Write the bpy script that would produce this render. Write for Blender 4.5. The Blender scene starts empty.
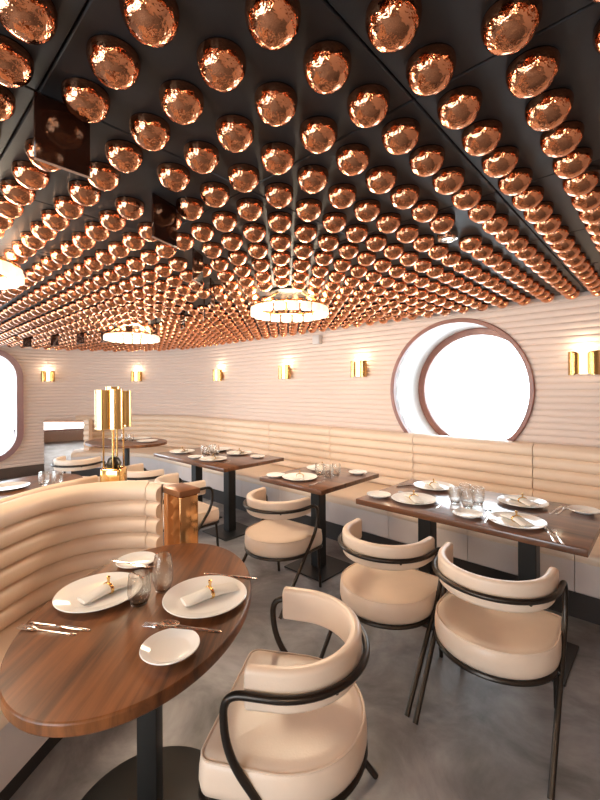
import bpy, bmesh, math, random
from mathutils import Vector, Matrix
random.seed(7)
PI = math.pi
scene = bpy.context.scene
COL = scene.collection

# ------------------------------------------------------------------ materials
def new_mat(name):
    m = bpy.data.materials.new(name); m.use_nodes = True
    return m, m.node_tree.nodes, m.node_tree.links, m.node_tree.nodes['Principled BSDF']

def mat(name, col, rough=.5, metal=0.0, spec=.5, bump=0.0, bscale=40.0, var=0.0, vscale=6.0, coat=0.0, coat_rough=.1, emit=None, estr=0.0):
    m, n, l, b = new_mat(name)
    b.inputs['Base Color'].default_value = (*col, 1)
    b.inputs['Roughness'].default_value = rough
    b.inputs['Metallic'].default_value = metal
    b.inputs['Specular IOR Level'].default_value = spec
    b.inputs['Coat Weight'].default_value = coat
    b.inputs['Coat Roughness'].default_value = coat_rough
    if emit:
        b.inputs['Emission Color'].default_value = (*emit, 1)
        b.inputs['Emission Strength'].default_value = estr
    tc = n.new('ShaderNodeTexCoord')
    if var:
        t = n.new('ShaderNodeTexNoise'); t.inputs['Scale'].default_value = vscale; t.inputs['Detail'].default_value = 5
        l.new(tc.outputs['Object'], t.inputs['Vector'])
        r = n.new('ShaderNodeValToRGB')
        r.color_ramp.elements[0].position = .3; r.color_ramp.elements[1].position = .7
        r.color_ramp.elements[0].color = (*[c*(1-var) for c in col], 1)
        r.color_ramp.elements[1].color = (*[min(1, c*(1+var)) for c in col], 1)
        l.new(t.outputs['Fac'], r.inputs['Fac']); l.new(r.outputs['Color'], b.inputs['Base Color'])
    if bump:
        t2 = n.new('ShaderNodeTexNoise'); t2.inputs['Scale'].default_value = bscale; t2.inputs['Detail'].default_value = 3
        l.new(tc.outputs['Object'], t2.inputs['Vector'])
        bp = n.new('ShaderNodeBump'); bp.inputs['Strength'].default_value = bump; bp.inputs['Distance'].default_value = .01
        l.new(t2.outputs['Fac'], bp.inputs['Height']); l.new(bp.outputs['Normal'], b.inputs['Normal'])
    return m

def wood_mat(name, dark, light, ang=0.0, sc=1.0, coat=.5, cr=.16):
    m, n, l, b = new_mat(name)
    tc = n.new('ShaderNodeTexCoord'); mp = n.new('ShaderNodeMapping')
    mp.inputs['Rotation'].default_value = (0, 0, ang)
    l.new(tc.outputs['Object'], mp.inputs['Vector'])
    mp2 = n.new('ShaderNodeMapping'); mp2.inputs['Scale'].default_value = (2.2*sc, 38*sc, 8*sc)
    l.new(mp.outputs['Vector'], mp2.inputs['Vector'])
    t = n.new('ShaderNodeTexNoise'); t.inputs['Scale'].default_value = 1.0; t.inputs['Detail'].default_value = 7; t.inputs['Roughness'].default_value = .65
    t.inputs['Distortion'].default_value = .6
    l.new(mp2.outputs['Vector'], t.inputs['Vector'])
    mp3 = n.new('ShaderNodeMapping'); mp3.inputs['Scale'].default_value = (1.2*sc, 7*sc, 2)
    l.new(mp.outputs['Vector'], mp3.inputs['Vector'])
    t3 = n.new('ShaderNodeTexNoise'); t3.inputs['Scale'].default_value = 1.3; t3.inputs['Detail'].default_value = 3
    l.new(mp3.outputs['Vector'], t3.inputs['Vector'])
    mx = n.new('ShaderNodeMath'); mx.operation = 'MULTIPLY_ADD'; mx.inputs[1].default_value = .55
    l.new(t3.outputs['Fac'], mx.inputs[0])
    ml = n.new('ShaderNodeMath'); ml.operation = 'MULTIPLY'; ml.inputs[1].default_value = .5
    l.new(t.outputs['Fac'], ml.inputs[0]); l.new(ml.outputs[0], mx.inputs[2])
    r = n.new('ShaderNodeValToRGB')
    r.color_ramp.elements[0].position = .36; r.color_ramp.elements[1].position = .68
    r.color_ramp.elements[0].color = (*dark, 1); r.color_ramp.elements[1].color = (*light, 1)
    l.new(mx.outputs[0], r.inputs['Fac']); l.new(r.outputs['Color'], b.inputs['Base Color'])
    bp = n.new('ShaderNodeBump'); bp.inputs['Strength'].default_value = .12; bp.inputs['Distance'].default_value = .004
    l.new(t.outputs['Fac'], bp.inputs['Height']); l.new(bp.outputs['Normal'], b.inputs['Normal'])
    b.inputs['Roughness'].default_value = .36
    b.inputs['Specular IOR Level'].default_value = .35
    b.inputs['Coat Weight'].default_value = coat; b.inputs['Coat Roughness'].default_value = cr
    return m

def floor_mat():
    m, n, l, b = new_mat('polished concrete')
    tc = n.new('ShaderNodeTexCoord')
    t = n.new('ShaderNodeTexNoise'); t.inputs['Scale'].default_value = 2.6; t.inputs['Detail'].default_value = 9; t.inputs['Roughness'].default_value = .62; t.inputs['Distortion'].default_value = .5
    l.new(tc.outputs['Object'], t.inputs['Vector'])
    r = n.new('ShaderNodeValToRGB')
    e = r.color_ramp.elements
    e[0].position = .34; e[0].color = (.135, .128, .128, 1); e[1].position = .67; e[1].color = (.42, .40, .405, 1)
    k = e.new(.5); k.color = (.26, .248, .248, 1)
    l.new(t.outputs['Fac'], r.inputs['Fac']); l.new(r.outputs['Color'], b.inputs['Base Color'])
    t2 = n.new('ShaderNodeTexNoise'); t2.inputs['Scale'].default_value = 7; t2.inputs['Detail'].default_value = 4
    l.new(tc.outputs['Object'], t2.inputs['Vector'])
    mr = n.new('ShaderNodeMapRange'); mr.inputs['To Min'].default_value = .34; mr.inputs['To Max'].default_value = .6
    l.new(t2.outputs['Fac'], mr.inputs['Value']); l.new(mr.outputs['Result'], b.inputs['Roughness'])
    return m

def pane_mat():
    m, n, l, b = new_mat('clear window glass')
    n.remove(b)
    out = [x for x in n if x.type == 'OUTPUT_MATERIAL'][0]
    tr = n.new('ShaderNodeBsdfTransparent'); tr.inputs['Color'].default_value = (.96, .98, .98, 1)
    gl = n.new('ShaderNodeBsdfGlossy'); gl.inputs['Roughness'].default_value = .02
    fr = n.new('ShaderNodeFresnel'); fr.inputs['IOR'].default_value = 1.45
    mx = n.new('ShaderNodeMixShader')
    l.new(fr.outputs[0], mx.inputs[0]); l.new(tr.outputs[0], mx.inputs[1]); l.new(gl.outputs[0], mx.inputs[2]); l.new(mx.outputs[0], out.inputs[0])
    return m

def drink_glass_mat():
    m, n, l, b = new_mat('drinking glass')
    b.inputs['Base Color'].default_value = (.98, .97, .95, 1)
    b.inputs['Roughness'].default_value = .01
    b.inputs['Transmission Weight'].default_value = 1.0
    b.inputs['IOR'].default_value = 1.45
    out = [x for x in n if x.type == 'OUTPUT_MATERIAL'][0]
    tr = n.new('ShaderNodeBsdfTransparent'); tr.inputs['Color'].default_value = (.97, .95, .92, 1)
    mx = n.new('ShaderNodeMixShader'); mx.inputs[0].default_value = .28
    l.new(b.outputs[0], mx.inputs[1]); l.new(tr.outputs[0], mx.inputs[2]); l.new(mx.outputs[0], out.inputs[0])
    return m

LEATHER = mat('cream leather', (.80, .62, .475), .38, spec=.45, bump=.05, bscale=180, var=.03, vscale=5)
CHAIRLEATHER = mat('cream chair leather', (.80, .63, .50), .33, spec=.5, bump=.06, bscale=160, var=.035, vscale=8)
CLADDING = mat('painted ribbed cladding', (.74, .595, .52), .42, spec=.4, var=.02, vscale=2)
BRONZE = mat('dark bronze tube', (.055, .045, .038), .32, metal=.85, spec=.5)
BLACK = mat('black powder coated steel', (.022, .021, .020), .45, metal=.3, bump=.03, bscale=300)
KICK = mat('dark brown plinth', (.028, .020, .017), .5, var=.2)
SKIRT = mat('dark brown skirting', (.075, .045, .035), .5, var=.2, vscale=9)
BRASS = mat('polished brass', (.86, .58, .23), .09, metal=1.0)
SCONCEBRASS = mat('antique brass shield', (.55, .33, .12), .22, metal=1.0)
PANEL = mat('grey cream upholstered plinth panel', (.66, .575, .55), .45, bump=.05, bscale=180, var=.03)
GOLDBRASS = mat('brushed brass', (.83, .55, .22), .2, metal=1.0)
COPPER = mat('mirrored copper', (.77, .355, .195), .06, metal=1.0, bump=.5, bscale=44)
COPPERTOP = mat('copper capping', (.33, .14, .06), .3, metal=.5)
POSTM = mat('polished bronze cladding', (.74, .40, .17), .10, metal=1.0)
BULBGLASS = mat('dark bulb glass', (.012, .009, .008), .04, spec=.7)
CEILM = mat('dark satin ceiling panel', (.029, .029, .032), .55, spec=.35, var=.25, vscale=3)
CEILB = mat('ceiling void', (.008, .007, .007), .6)
FINM = mat('dark brown acrylic', (.028, .010, .006), .06, spec=.7)
FINHIGHLIGHT = mat('acrylic edge highlight', (.55, .38, .30), .12, spec=.7)  # highlight along the fin's bottom edge, put into a paler colour
MAUVE = mat('rose brown frame', (.285, .120, .088), .30, spec=.5, var=.15, vscale=14)
MAUVE2 = mat('mauve frame', (.36, .20, .20), .35, spec=.5)
REVEAL = mat('white reveal', (.86, .85, .83), .4)
WHITE = mat('white porcelain', (.90, .87, .84), .12, spec=.5)
LINEN = mat('white linen', (.80, .76, .70), .75, bump=.2, bscale=240)
STEEL = mat('polished cutlery steel', (.72, .69, .66), .16, metal=1.0)
MIRROR = mat('bronze mirror', (.86, .74, .66), .03, metal=1.0)
GREYPAINT = mat('grey white paint', (.62, .57, .55), .5)
DARKMETAL = mat('dark fitting metal', (.03, .027, .025), .35, metal=.6)
OPAL = mat('opal glass', (.9, .85, .75), .25, emit=(1, .86, .66), estr=.9)
LAMPIN = mat('lit opal tube', (.95, .9, .8), .3, emit=(1, .82, .58), estr=2.2)
SPOT = mat('lit downlight lens', (.95, .95, .95), .3, emit=(1, .93, .85), estr=5.0)
WOOD = wood_mat('oiled walnut', (.028, .010, .004), (.275, .098, .031), coat=.12, cr=.2)
WOODR = wood_mat('oiled walnut plank', (.045, .017, .008), (.22, .083, .032), 0, coat=.8, cr=.13)
CONC = floor_mat()
PANE = pane_mat()
GLASS = drink_glass_mat()
OUTWALL = mat('room paint', (.55, .45, .40), .6)

# ------------------------------------------------------------------ mesh helpers
class MB:
    def __init__(s): s.v = []; s.f = []; s.m = []
    def add(s, vs, fs, mi=0):
        o = len(s.v); s.v += [tuple(p) for p in vs]
        for f in fs: s.f.append(tuple(i+o for i in f)); s.m.append(mi)
        return s
    def box(s, x0, x1, y0, y1, z0, z1, bev=0.0, seg=2, rot=0.0, org=(0, 0), mi=0):
        bm = bmesh.new(); bmesh.ops.create_cube(bm, size=1)
        for v in bm.verts:
            v.co = Vector((x0+(v.co.x+.5)*(x1-x0), y0+(v.co.y+.5)*(y1-y0), z0+(v.co.z+.5)*(z1-z0)))
        if bev: bmesh.ops.bevel(bm, geom=list(bm.edges), offset=bev, segments=seg, profile=.5, affect='EDGES')
        c, sn = math.cos(rot), math.sin(rot)
        vs = [(org[0]+v.co.x*c-v.co.y*sn, org[1]+v.co.x*sn+v.co.y*c, v.co.z) for v in bm.verts]
        bm.verts.index_update()
        s.add(vs, [[v.index for v in f.verts] for f in bm.faces], mi); bm.free(); return s
    def lathe(s, prof, seg=32, c=(0, 0, 0), mi=0, sx=1.0, sy=1.0):
        vs = []; fs = []; n = len(prof)
        for i in range(seg):
            a = 2*PI*i/seg
            for (r, z) in prof: vs.append((c[0]+r*math.cos(a)*sx, c[1]+r*math.sin(a)*sy, c[2]+z))
        for i in range(seg):
            j = (i+1) % seg
            for k in range(n-1):
                q = [i*n+k, j*n+k, j*n+k+1, i*n+k+1]
                if prof[k][0] < 1e-7: q = [i*n+k, j*n+k+1, i*n+k+1]
                elif prof[k+1][0] < 1e-7: q = [i*n+k, j*n+k, i*n+k+1]
                fs.append(q)
        return s.add(vs, fs, mi)
    def tube(s, pts, r, seg=10, closed=False, mi=0):
        P = [Vector(p) for p in pts]; n = len(P); vs = []; fs = []
        up = None
        for i in range(n):
            if closed: t = (P[(i+1) % n]-P[i-1]).normalized()
            else: t = (P[min(i+1, n-1)]-P[max(i-1, 0)]).normalized()
            if up is None:
                up = Vector((0, 0, 1)) if abs(t.z) < .9 else Vector((1, 0, 0))
            up = (up-t*up.dot(t)).normalized(); b = t.cross(up)
            for k in range(seg):
                a = 2*PI*k/seg
                vs.append(P[i]+(up*math.cos(a)+b*math.sin(a))*r)
        for i in range(n if closed else n-1):
            j = (i+1) % n
            for k in range(seg):
                k2 = (k+1) % seg
                fs.append([i*seg+k, j*seg+k, j*seg+k2, i*seg+k2])
        if not closed:
            fs.append(list(range(seg))); fs.append([(n-1)*seg+k for k in range(seg)][::-1])
        return s.add(vs, fs, mi)
    def sweep(s, prof, path, mi=0, closed_prof=True, caps=True, endscale=None):
        """prof: (offset along left normal, z); path: (x, y)."""
        n = len(path); m = len(prof); vs = []; fs = []
        for i in range(n):
            a = Vector(path[max(i-1, 0)]); b = Vector(path[i]); c = Vector(path[min(i+1, n-1)])
            t = (c-a).normalized(); nn = Vector((-t.y, t.x))
            d1 = (b-a).normalized() if i > 0 else t
            k = 1/max(.5, d1.dot(t)) if 0 < i < n-1 else 1
            for (o, z) in prof: vs.append((b.x+nn.x*o*k, b.y+nn.y*o*k, z))
        for i in range(n-1):
            for k in range(m if closed_prof else m-1):
                k2 = (k+1) % m
                fs.append([i*m+k, (i+1)*m+k, (i+1)*m+k2, i*m+k2])
        if caps and closed_prof:
            fs.append(list(range(m))); fs.append([(n-1)*m+k for k in range(m)][::-1])
        return s.add(vs, fs, mi)
    def rings(s, rs, mi=0, cap0=True, cap1=True):
        m = len(rs[0]); vs = [p for r in rs for p in r]; fs = []
        for i in range(len(rs)-1):
            for k in range(m):
                k2 = (k+1) % m
                fs.append([i*m+k, i*m+k2, (i+1)*m+k2, (i+1)*m+k])
        if cap0: fs.append(list(range(m))[::-1])
        if cap1: fs.append([(len(rs)-1)*m+k for k in range(m)])
        return s.add(vs, fs, mi)
    def mesh(s, name, mats, angle=40):
        me = bpy.data.meshes.new(name); me.from_pydata(s.v, [], s.f)
        if not isinstance(mats, (list, tuple)): mats = [mats]
        for m in mats: me.materials.append(m)
        me.polygons.foreach_set('material_index', s.m)
        finish(me, angle); return me
    def build(s, name, mats, parent=None, angle=40, loc=None, rot=None):
        o = bpy.data.objects.new(name, s.mesh(name, mats, angle)); COL.objects.link(o)
        if parent: o.parent = parent
        if loc: o.location = loc
        if rot is not None: o.rotation_euler = (0, 0, rot)
        return o

def finish(me, angle=40):
    bm = bmesh.new(); bm.from_mesh(me)
    bmesh.ops.remove_doubles(bm, verts=bm.verts, dist=1e-6)
    bmesh.ops.recalc_face_normals(bm, faces=bm.faces)
    th = math.radians(angle)
    for f in bm.faces: f.smooth = True
    for e in bm.edges:
        e.smooth = len(e.link_faces) == 2 and e.calc_face_angle(0) < th
    bm.to_mesh(me); bm.free()

def tag(o, label=None, cat=None, group=None, kind=None):
    if label: o['label'] = label
    if cat: o['category'] = cat
    if group: o['group'] = group
    if kind: o['kind'] = kind
    return o

def thing(name, label, cat, loc=(0, 0, 0), rz=0, group=None):
    o = bpy.data.objects.new(name, None); COL.objects.link(o)
    o.empty_display_size = .1; o.location = loc; o.rotation_euler = (0, 0, rz)
    return tag(o, label, cat, group)

def struct(o, label, cat):
    return tag(o, label, cat, kind='structure')

def copy_tree(o, parent=None):
    c = o.copy(); COL.objects.link(c)
    if parent: c.parent = parent
    for ch in [x for x in o.children]: copy_tree(ch, c)
    return c

def dup(root, loc, rz, label, group=None):
    c = copy_tree(root); c.location = loc; c.rotation_euler = (0, 0, rz); c['label'] = label
    if group: c['group'] = group
    return c

def boolean_cut(o, cutter):
    md = o.modifiers.new('cut', 'BOOLEAN'); md.operation = 'DIFFERENCE'; md.object = cutter; md.solver = 'EXACT'
    dg = bpy.context.evaluated_depsgraph_get(); dg.update()
    me = bpy.data.meshes.new_from_object(o.evaluated_get(dg))
    o.modifiers.clear(); old = o.data; o.data = me
    bpy.data.meshes.remove(old); bpy.data.objects.remove(cutter)
    finish(o.data, 40)

# ------------------------------------------------------------------ dimensions
EYE = 1.46
CEIL = 2.20
WY = 3.85                     # the long wall's face
ACX, ACY, AR = -5.9, 1.75, 2.1   # the rounded corner
XR, YB = 2.2, -2.8
def wall_path(s0=0.0, s1=99, off=0.0, step=.14):
    """points along the wall from X=XR westwards, round the corner, then along X=-8 southwards."""
    L1 = XR-ACX; L2 = AR*PI/2; L3 = ACY-YB
    s1 = min(s1, L1+L2+L3)
    def at(s):
        if s <= L1: return (XR-s, WY-off)
        if s <= L1+L2:
            a = PI/2+(s-L1)/AR
            return (ACX+(AR-off)*math.cos(a), ACY+(AR-off)*math.sin(a))
        return (ACX-AR+off, ACY-(s-L1-L2))
    S = [s0]
    a0, a1 = max(s0, L1), min(s1, L1+L2)
    if a1 > a0:
        if a0 > s0: S.append(a0)
        n = max(1, int((a1-a0)/step))
        S += [a0+(a1-a0)*i/n for i in range(1, n+1)]
    if s1 > S[-1]+1e-6: S.append(s1)
    return [at(s) for s in S]
SX = lambda x: XR-x           # path length at a given X on the straight run

# ------------------------------------------------------------------ the setting
fl = MB().box(-8.6, XR+.2, YB-.2, 4.7, -.08, 0).build('floor', CONC)
struct(fl, 'grey brown polished concrete floor with cloudy mottling', 'floor')

# ceiling: square satin panels with open joints under a dark slab
DS = .1672
DX0, DY0 = -.399, .873
mb = MB(); mb.box(-8.6, XR+.2, YB-.2, 4.7, CEIL+.03, CEIL+.1, mi=1)
PAN = 4*DS
i = 0
x = DX0-DS/2+4*PAN
while x > -8.4:
    y = DY0+DS/2-6*PAN
    while y < WY-.05:
        mb.box(x-PAN+.002, x-.002, y+.002, min(y+PAN-.002, WY+.02), CEIL, CEIL+.02, bev=.003, seg=1)
        y += PAN
    x -= PAN
ce = mb.build('ceiling', [CEILM, CEILB])
struct(ce, 'near black ceiling of square satin panels studded with copper bulbs', 'ceiling')

def rib_profile(z0, z1, pitch, depth, base, back, seg=6):
    pr = []
    n = int(round((z1-z0)/pitch)); p = (z1-z0)/n
    for k in range(n):
        for q in range(seg):
            t = q/seg
            pr.append((base+depth*math.sqrt(max(0, 1-(2*t-1)**2)), z0+(k+t)*p))
    pr.append((base, z1)); pr.append((-back, z1)); pr.append((-back, z0))
    return pr
prof = rib_profile(0, CEIL, .055, .010, 0, .08)
wb = MB().sweep(prof, wall_path(0, SX(ACX)+1.2)).build('wall_back', CLADDING)
struct(wb, 'long cream wall clad in horizontal ribs around the porthole', 'wall')
wl = MB().sweep(prof, wall_path(SX(ACX)+1.2, 99)).build('wall_left', CLADDING)
struct(wl, 'cream ribbed wall with the tall rounded window', 'wall')
# porthole hole
PCX, PCZ, PR = -1.535, 1.43, .66
def cyl_y(r, y0, y1, seg=96):
    m = MB()
    m.rings([[(PCX+r*math.cos(2*PI*k/seg), y, PCZ+r*math.sin(2*PI*k/seg)) for k in range(seg)] for y in (y0, y1)])
    return m
cut = cyl_y(PR, 3.5, 4.3).build('cutter', REVEAL); boolean_cut(wb, cut)
# rounded window hole in the left wall
WY0, WY1, WZ0, WZ1, WRR = -.25, 1.68, .33, 2.08, .42
def rrect(y0, y1, z0, z1, r, seg=10):
    pts = []
    for (cy, cz, a0) in ((y1-r, z1-r, 0), (y0+r, z1-r, PI/2), (y0+r, z0+r, PI), (y1-r, z0+r, 1.5*PI)):
        for k in range(seg+1):
            a = a0+PI/2*k/seg; pts.append((cy+r*math.cos(a), cz+r*math.sin(a)))
    return pts
rr = rrect(WY0, WY1, WZ0, WZ1, WRR)
cut = MB().rings([[(x, p[0], p[1]) for p in rr] for x in (-8.3, -7.7)]).build('cutter', REVEAL); boolean_cut(wl, cut)

# window_1: the porthole
w1 = bpy.data.objects.new('window_1', None); COL.objects.link(w1); w1.location = (PCX, WY, PCZ)
struct(w1, 'big round porthole window with deep white reveal in the long wall', 'window')
def ring_y(r0, r1, y0, y1, seg=96, bev=.006):
    m = MB(); prof = [(r0, y0+bev), (r0+bev, y0), (r1-bev, y0), (r1, y0+bev), (r1, y1), (r0, y1)]
    vs = []; fs = []; n = len(prof)
    for i in range(seg):
        a = 2*PI*i/seg
        for (r, y) in prof: vs.append((r*math.cos(a), y, r*math.sin(a)))
    for i in range(seg):
        j = (i+1) % seg
        for k in range(n):
            k2 = (k+1) % n; fs.append([i*n+k, j*n+k, j*n+k2, i*n+k2])
    m.add(vs, fs); return m
ring_y(PR-.012, PR+.028, -.035, .02).build('window_trim', MAUVE, w1)
ring_y(PR, PR+.02, .0, .66, bev=.001).build('window_reveal', REVEAL, w1)
ring_y(PR-.075, PR, .56, .62).build('window_frame', MAUVE, w1)
m = MB(); m.rings([[((PR-.07)*math.cos(2*PI*k/64), y, (PR-.07)*math.sin(2*PI*k/64)) for k in range(64)] for y in (.585, .591)])
m.build('pane', PANE, w1)
# window_2: tall rounded window in the left wall
w2 = bpy.data.objects.new('window_2', None); COL.objects.link(w2); w2.location = (-8, 0, 0)
struct(w2, 'tall window with rounded corners and mauve frame in the left wall', 'window')
outr = rrect(WY0-.075, WY1+.075, WZ0-.06, WZ1+.06, WRR+.06); inr = rrect(WY0+.02, WY1-.02, WZ0+.02, WZ1-.02, WRR-.02)
def rr_frame(x0, x1):
    m = MB(); n = len(outr); vs = []; fs = []
    for k in range(n):
        o, i_ = outr[k], inr[k]
        vs += [(x0, o[0], o[1]), (x1, o[0], o[1]), (x1, i_[0], i_[1]), (x0, i_[0], i_[1])]
    for k in range(n):
        j = (k+1) % n
        for q in range(4):
            q2 = (q+1) % 4; fs.append([k*4+q, j*4+q, j*4+q2, k*4+q2])
    return m.add(vs, fs)
rr_frame(-.09, .045).build('window_frame', MAUVE2, w2)
MB().rings([[(x, p[0], p[1]) for p in inr] for x in (-.06, -.054)]).build('pane', PANE, w2)
# the boat rail outside that window
t = thing('deck_railing', 'thin dark deck railing outside the tall left window', 'railing', (-9.3, .7, 0))
m = MB()
for z in (.32, .5, .68): m.tube([(0, -1.6, z), (0, 1.6, z)], .012, 8)
m.build('rail', DARKMETAL, t)
for yy in (-1.4, -.1, 1.2): MB().tube([(0, yy, -.3), (0, yy, .7)], .014, 8).build('post', DARKMETAL, t)
dk = MB().box(-12, -8.15, -3, 5, -.4, -.3).build('exterior_deck', GREYPAINT); struct(dk, 'pale deck outside the left window', 'deck')

# trims
tr = MB().sweep([(0, CEIL-.028), (.03, CEIL-.028), (.036, CEIL-.02), (.036, CEIL-.001), (0, CEIL-.001)], wall_path()).build('trim_1', GREYPAINT)
struct(tr, 'narrow grey cornice where the ribbed wall meets the ceiling', 'trim')
bb = MB().sweep([(0.0, .001), (.028, .001), (.028, .165), (.022, .175), (0.0, .175)], wall_path(SX(ACX)+2.62, 99)).build('baseboard_left', SKIRT)
struct(bb, 'dark brown skirting along the left wall', 'skirting')

# rest of the room behind the camera: right wall and a rear wall, its three big windows added to let daylight in
wr = MB().box(XR, XR+.1, YB, WY+.1, 0, CEIL).build('wall_right', OUTWALL); struct(wr, 'plain wall on the right', 'wall')
m = MB()
RW = [(-7.85, -5.0), (-4.4, -2.2), (-1.6, .6)]
xs = [-8.1]+[v for w in RW for v in w]+[XR+.1]
for k in range(0, len(xs), 2): m.box(xs[k], xs[k+1], YB-.1, YB, 0, CEIL)
for a, b in RW: m.box(a, b, YB-.1, YB, 0, .3); m.box(a, b, YB-.1, YB, 2.1, CEIL)
wrr = m.build('wall_rear', OUTWALL); struct(wrr, 'unseen rear wall with three wide windows added for daylight', 'wall')
for k, (a, b) in enumerate(RW):
    e = bpy.data.objects.new('window_%d' % (k+3), None); COL.objects.link(e); e.location = (a, YB-.05, .3)
    struct(e, 'added wide rear window, unseen, letting daylight in', 'window')
    fr = MB(); w_ = b-a; h_ = 1.8
    fr.box(0, .05, -.03, .03, 0, h_); fr.box(w_-.05, w_, -.03, .03, 0, h_); fr.box(0, w_, -.03, .03, 0, .05); fr.box(0, w_, -.03, .03, h_-.05, h_); fr.box(w_/2-.025, w_/2+.025, -.03, .03, 0, h_)
    fr.build('window_frame', MAUVE, e)
    MB().box(.04, w_-.04, -.003, .003, .04, h_-.04).build('pane', PANE, e)

# ------------------------------------------------------------------ ceiling fixtures: positions first
# dark brown fins hanging along an arc: x, y, angle
FINS = [(-1.155, .345, 90), (-1.453, .79, 109), (-1.88, 1.215, 125), (-2.30, 1.60, 135), (-2.851, 1.897, 150), (-3.407, 2.032, 165), (-4.007, 2.046, 178),
        (-4.50, 2.00, 188), (-5.061, 1.95, 192), (-5.45, 1.811, 198), (-5.95, 1.66, 205), (-6.36, 1.45, 212)]
CHAND = [(-2.13, 2.18), (-4.50, 2.04), (-2.52, .26)]
SPOTS = [(-.787, 1.897)]

# ------------------------------------------------------------------ ceiling bulbs
BZ, BR = 2.1895, .0545
def bulb_geo(seg, nlow, nup):
    cut = .11
    a_cut = math.asin(cut)
    low = [(BR*1.012*math.cos(-PI/2+(PI/2+a_cut)*k/nlow) if k else 0, BR*1.012*math.sin(-PI/2+(PI/2+a_cut)*k/nlow)) for k in range(nlow+1)]
    low.append((BR*.985*math.cos(a_cut), BR*math.sin(a_cut)+.0006))
    a_top = math.asin((CEIL-BZ)/BR)
    up = [(BR*.995*math.cos(a_cut+(a_top-a_cut)*k/nup), BR*math.sin(a_cut+(a_top-a_cut)*k/nup)) for k in range(nup+1)]
    return low, up
low, up = bulb_geo(28, 10, 5)
crown_me = MB().lathe(low, 28).mesh('mirror_crown', COPPER)
glass_me = MB().lathe(up, 28).mesh('ceiling_bulb', BULBGLASS)
YAW = math.radians(42.9); ROL = math.radians(-.35); FPX = 400; CYP = 388
FW = Vector((-math.sin(YAW), math.cos(YAW), 0)); RT = Vector((math.cos(YAW), math.sin(YAW), 0)); UP = Vector((0, 0, 1))
R2 = RT*math.cos(ROL)+UP*math.sin(ROL); U2 = -RT*math.sin(ROL)+UP*math.cos(ROL)
def inside_room(x, y, mrg):
    if y > WY-mrg or x < -8+mrg or x > XR-mrg or y < YB+mrg: return False
    if x < ACX and y > ACY and math.hypot(x-ACX, y-ACY) > AR-mrg: return False
    return True
near, rest = [], []
for i in range(-14, 50):
    for j in range(-22, 20):
        x = DX0-i*DS; y = DY0+j*DS
        if not inside_room(x, y, .085): continue
        skip = False
        for (fx, fy, fa) in FINS:
            a = math.radians(fa); dx, dy = x-fx, y-fy
            u = dx*math.cos(a)+dy*math.sin(a); v = -dx*math.sin(a)+dy*math.cos(a)
            if abs(u) < .065+.052 and abs(v) < .056: skip = True
        for (sx, sy) in SPOTS:
            if math.hypot(x-sx, y-sy) < .1: skip = True
        for (cx, cy) in CHAND+[(.75, -.9), (-1.6, -1.6)]:
            if math.hypot(x-cx, y-cy) < .185: skip = True
        if skip: continue
        p = Vector((x, y, BZ-EYE)); d = p.dot(FW)
        seen = False
        if d > .25:
            px = 300+FPX*p.dot(R2)/d; py = CYP-FPX*p.dot(U2)/d
            seen = -25 < px < 625 and -25 < py < 400
        if seen: near.append((d, x, y))
        else: rest.append((x, y))
near.sort()
for (d, x, y) in near[:300]:
    o = bpy.data.objects.new('ceiling_bulb', glass_me); COL.objects.link(o); o.location = (x, y, BZ)
    tag(o, 'round copper crowned bulb in the dense grid on the dark ceiling', 'light bulb', 'copper crowned bulbs on the ceiling')
    c = bpy.data.objects.new('mirror_crown', crown_me); COL.objects.link(c); c.parent = o
rest += [(x, y) for (d, x, y) in near[300:]]
low, up = bulb_geo(14, 6, 3)
one = MB().lathe(low, 16, mi=0).lathe(up, 16, mi=1)
big = MB()
for (x, y) in rest:
    big.add([(vx+x, vy+y, vz+BZ) for (vx, vy, vz) in one.v], one.f)
    big.m[-len(one.f):] = one.m
me = bpy.data.meshes.new('distant_bulbs'); me.from_pydata(big.v, [], big.f)
me.materials.append(COPPER); me.materials.append(BULBGLASS)
me.polygons.foreach_set('material_index', big.m); me.polygons.foreach_set('use_smooth', [True]*len(big.f))
o = bpy.data.objects.new('distant_bulbs', me); COL.objects.link(o)
tag(o, 'mass of small copper bulbs on the ceiling towards the far wall', 'light bulbs', kind='stuff')

# fins
fin_me = MB().box(-.065, .065, -.0045, .0045, -.165, 0, bev=.0015, seg=1).mesh('acrylic_fin', FINM)
edge_me = MB().box(-.064, .064, -.004, .004, -.1675, -.165).mesh('edge_highlight', FINHIGHLIGHT)
ORD = ['nearest and largest', 'second nearest', 'third nearest', 'fourth nearest', 'fifth nearest', 'sixth nearest', 'seventh nearest', 'eighth nearest', 'ninth nearest', 'third farthest', 'second farthest', 'farthest']
for k, (fx, fy, fa) in enumerate(FINS):
    o = bpy.data.objects.new('ceiling_fin', fin_me); COL.objects.link(o); o.location = (fx, fy, CEIL); o.rotation_euler = (0, 0, math.radians(fa))
    tag(o, 'dark brown acrylic fin hanging from the ceiling, %s in the arc of fins' % ORD[k], 'ceiling panel', 'brown acrylic fins hanging in an arc')
    c = bpy.data.objects.new('edge_highlight', edge_me); COL.objects.link(c); c.parent = o

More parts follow.
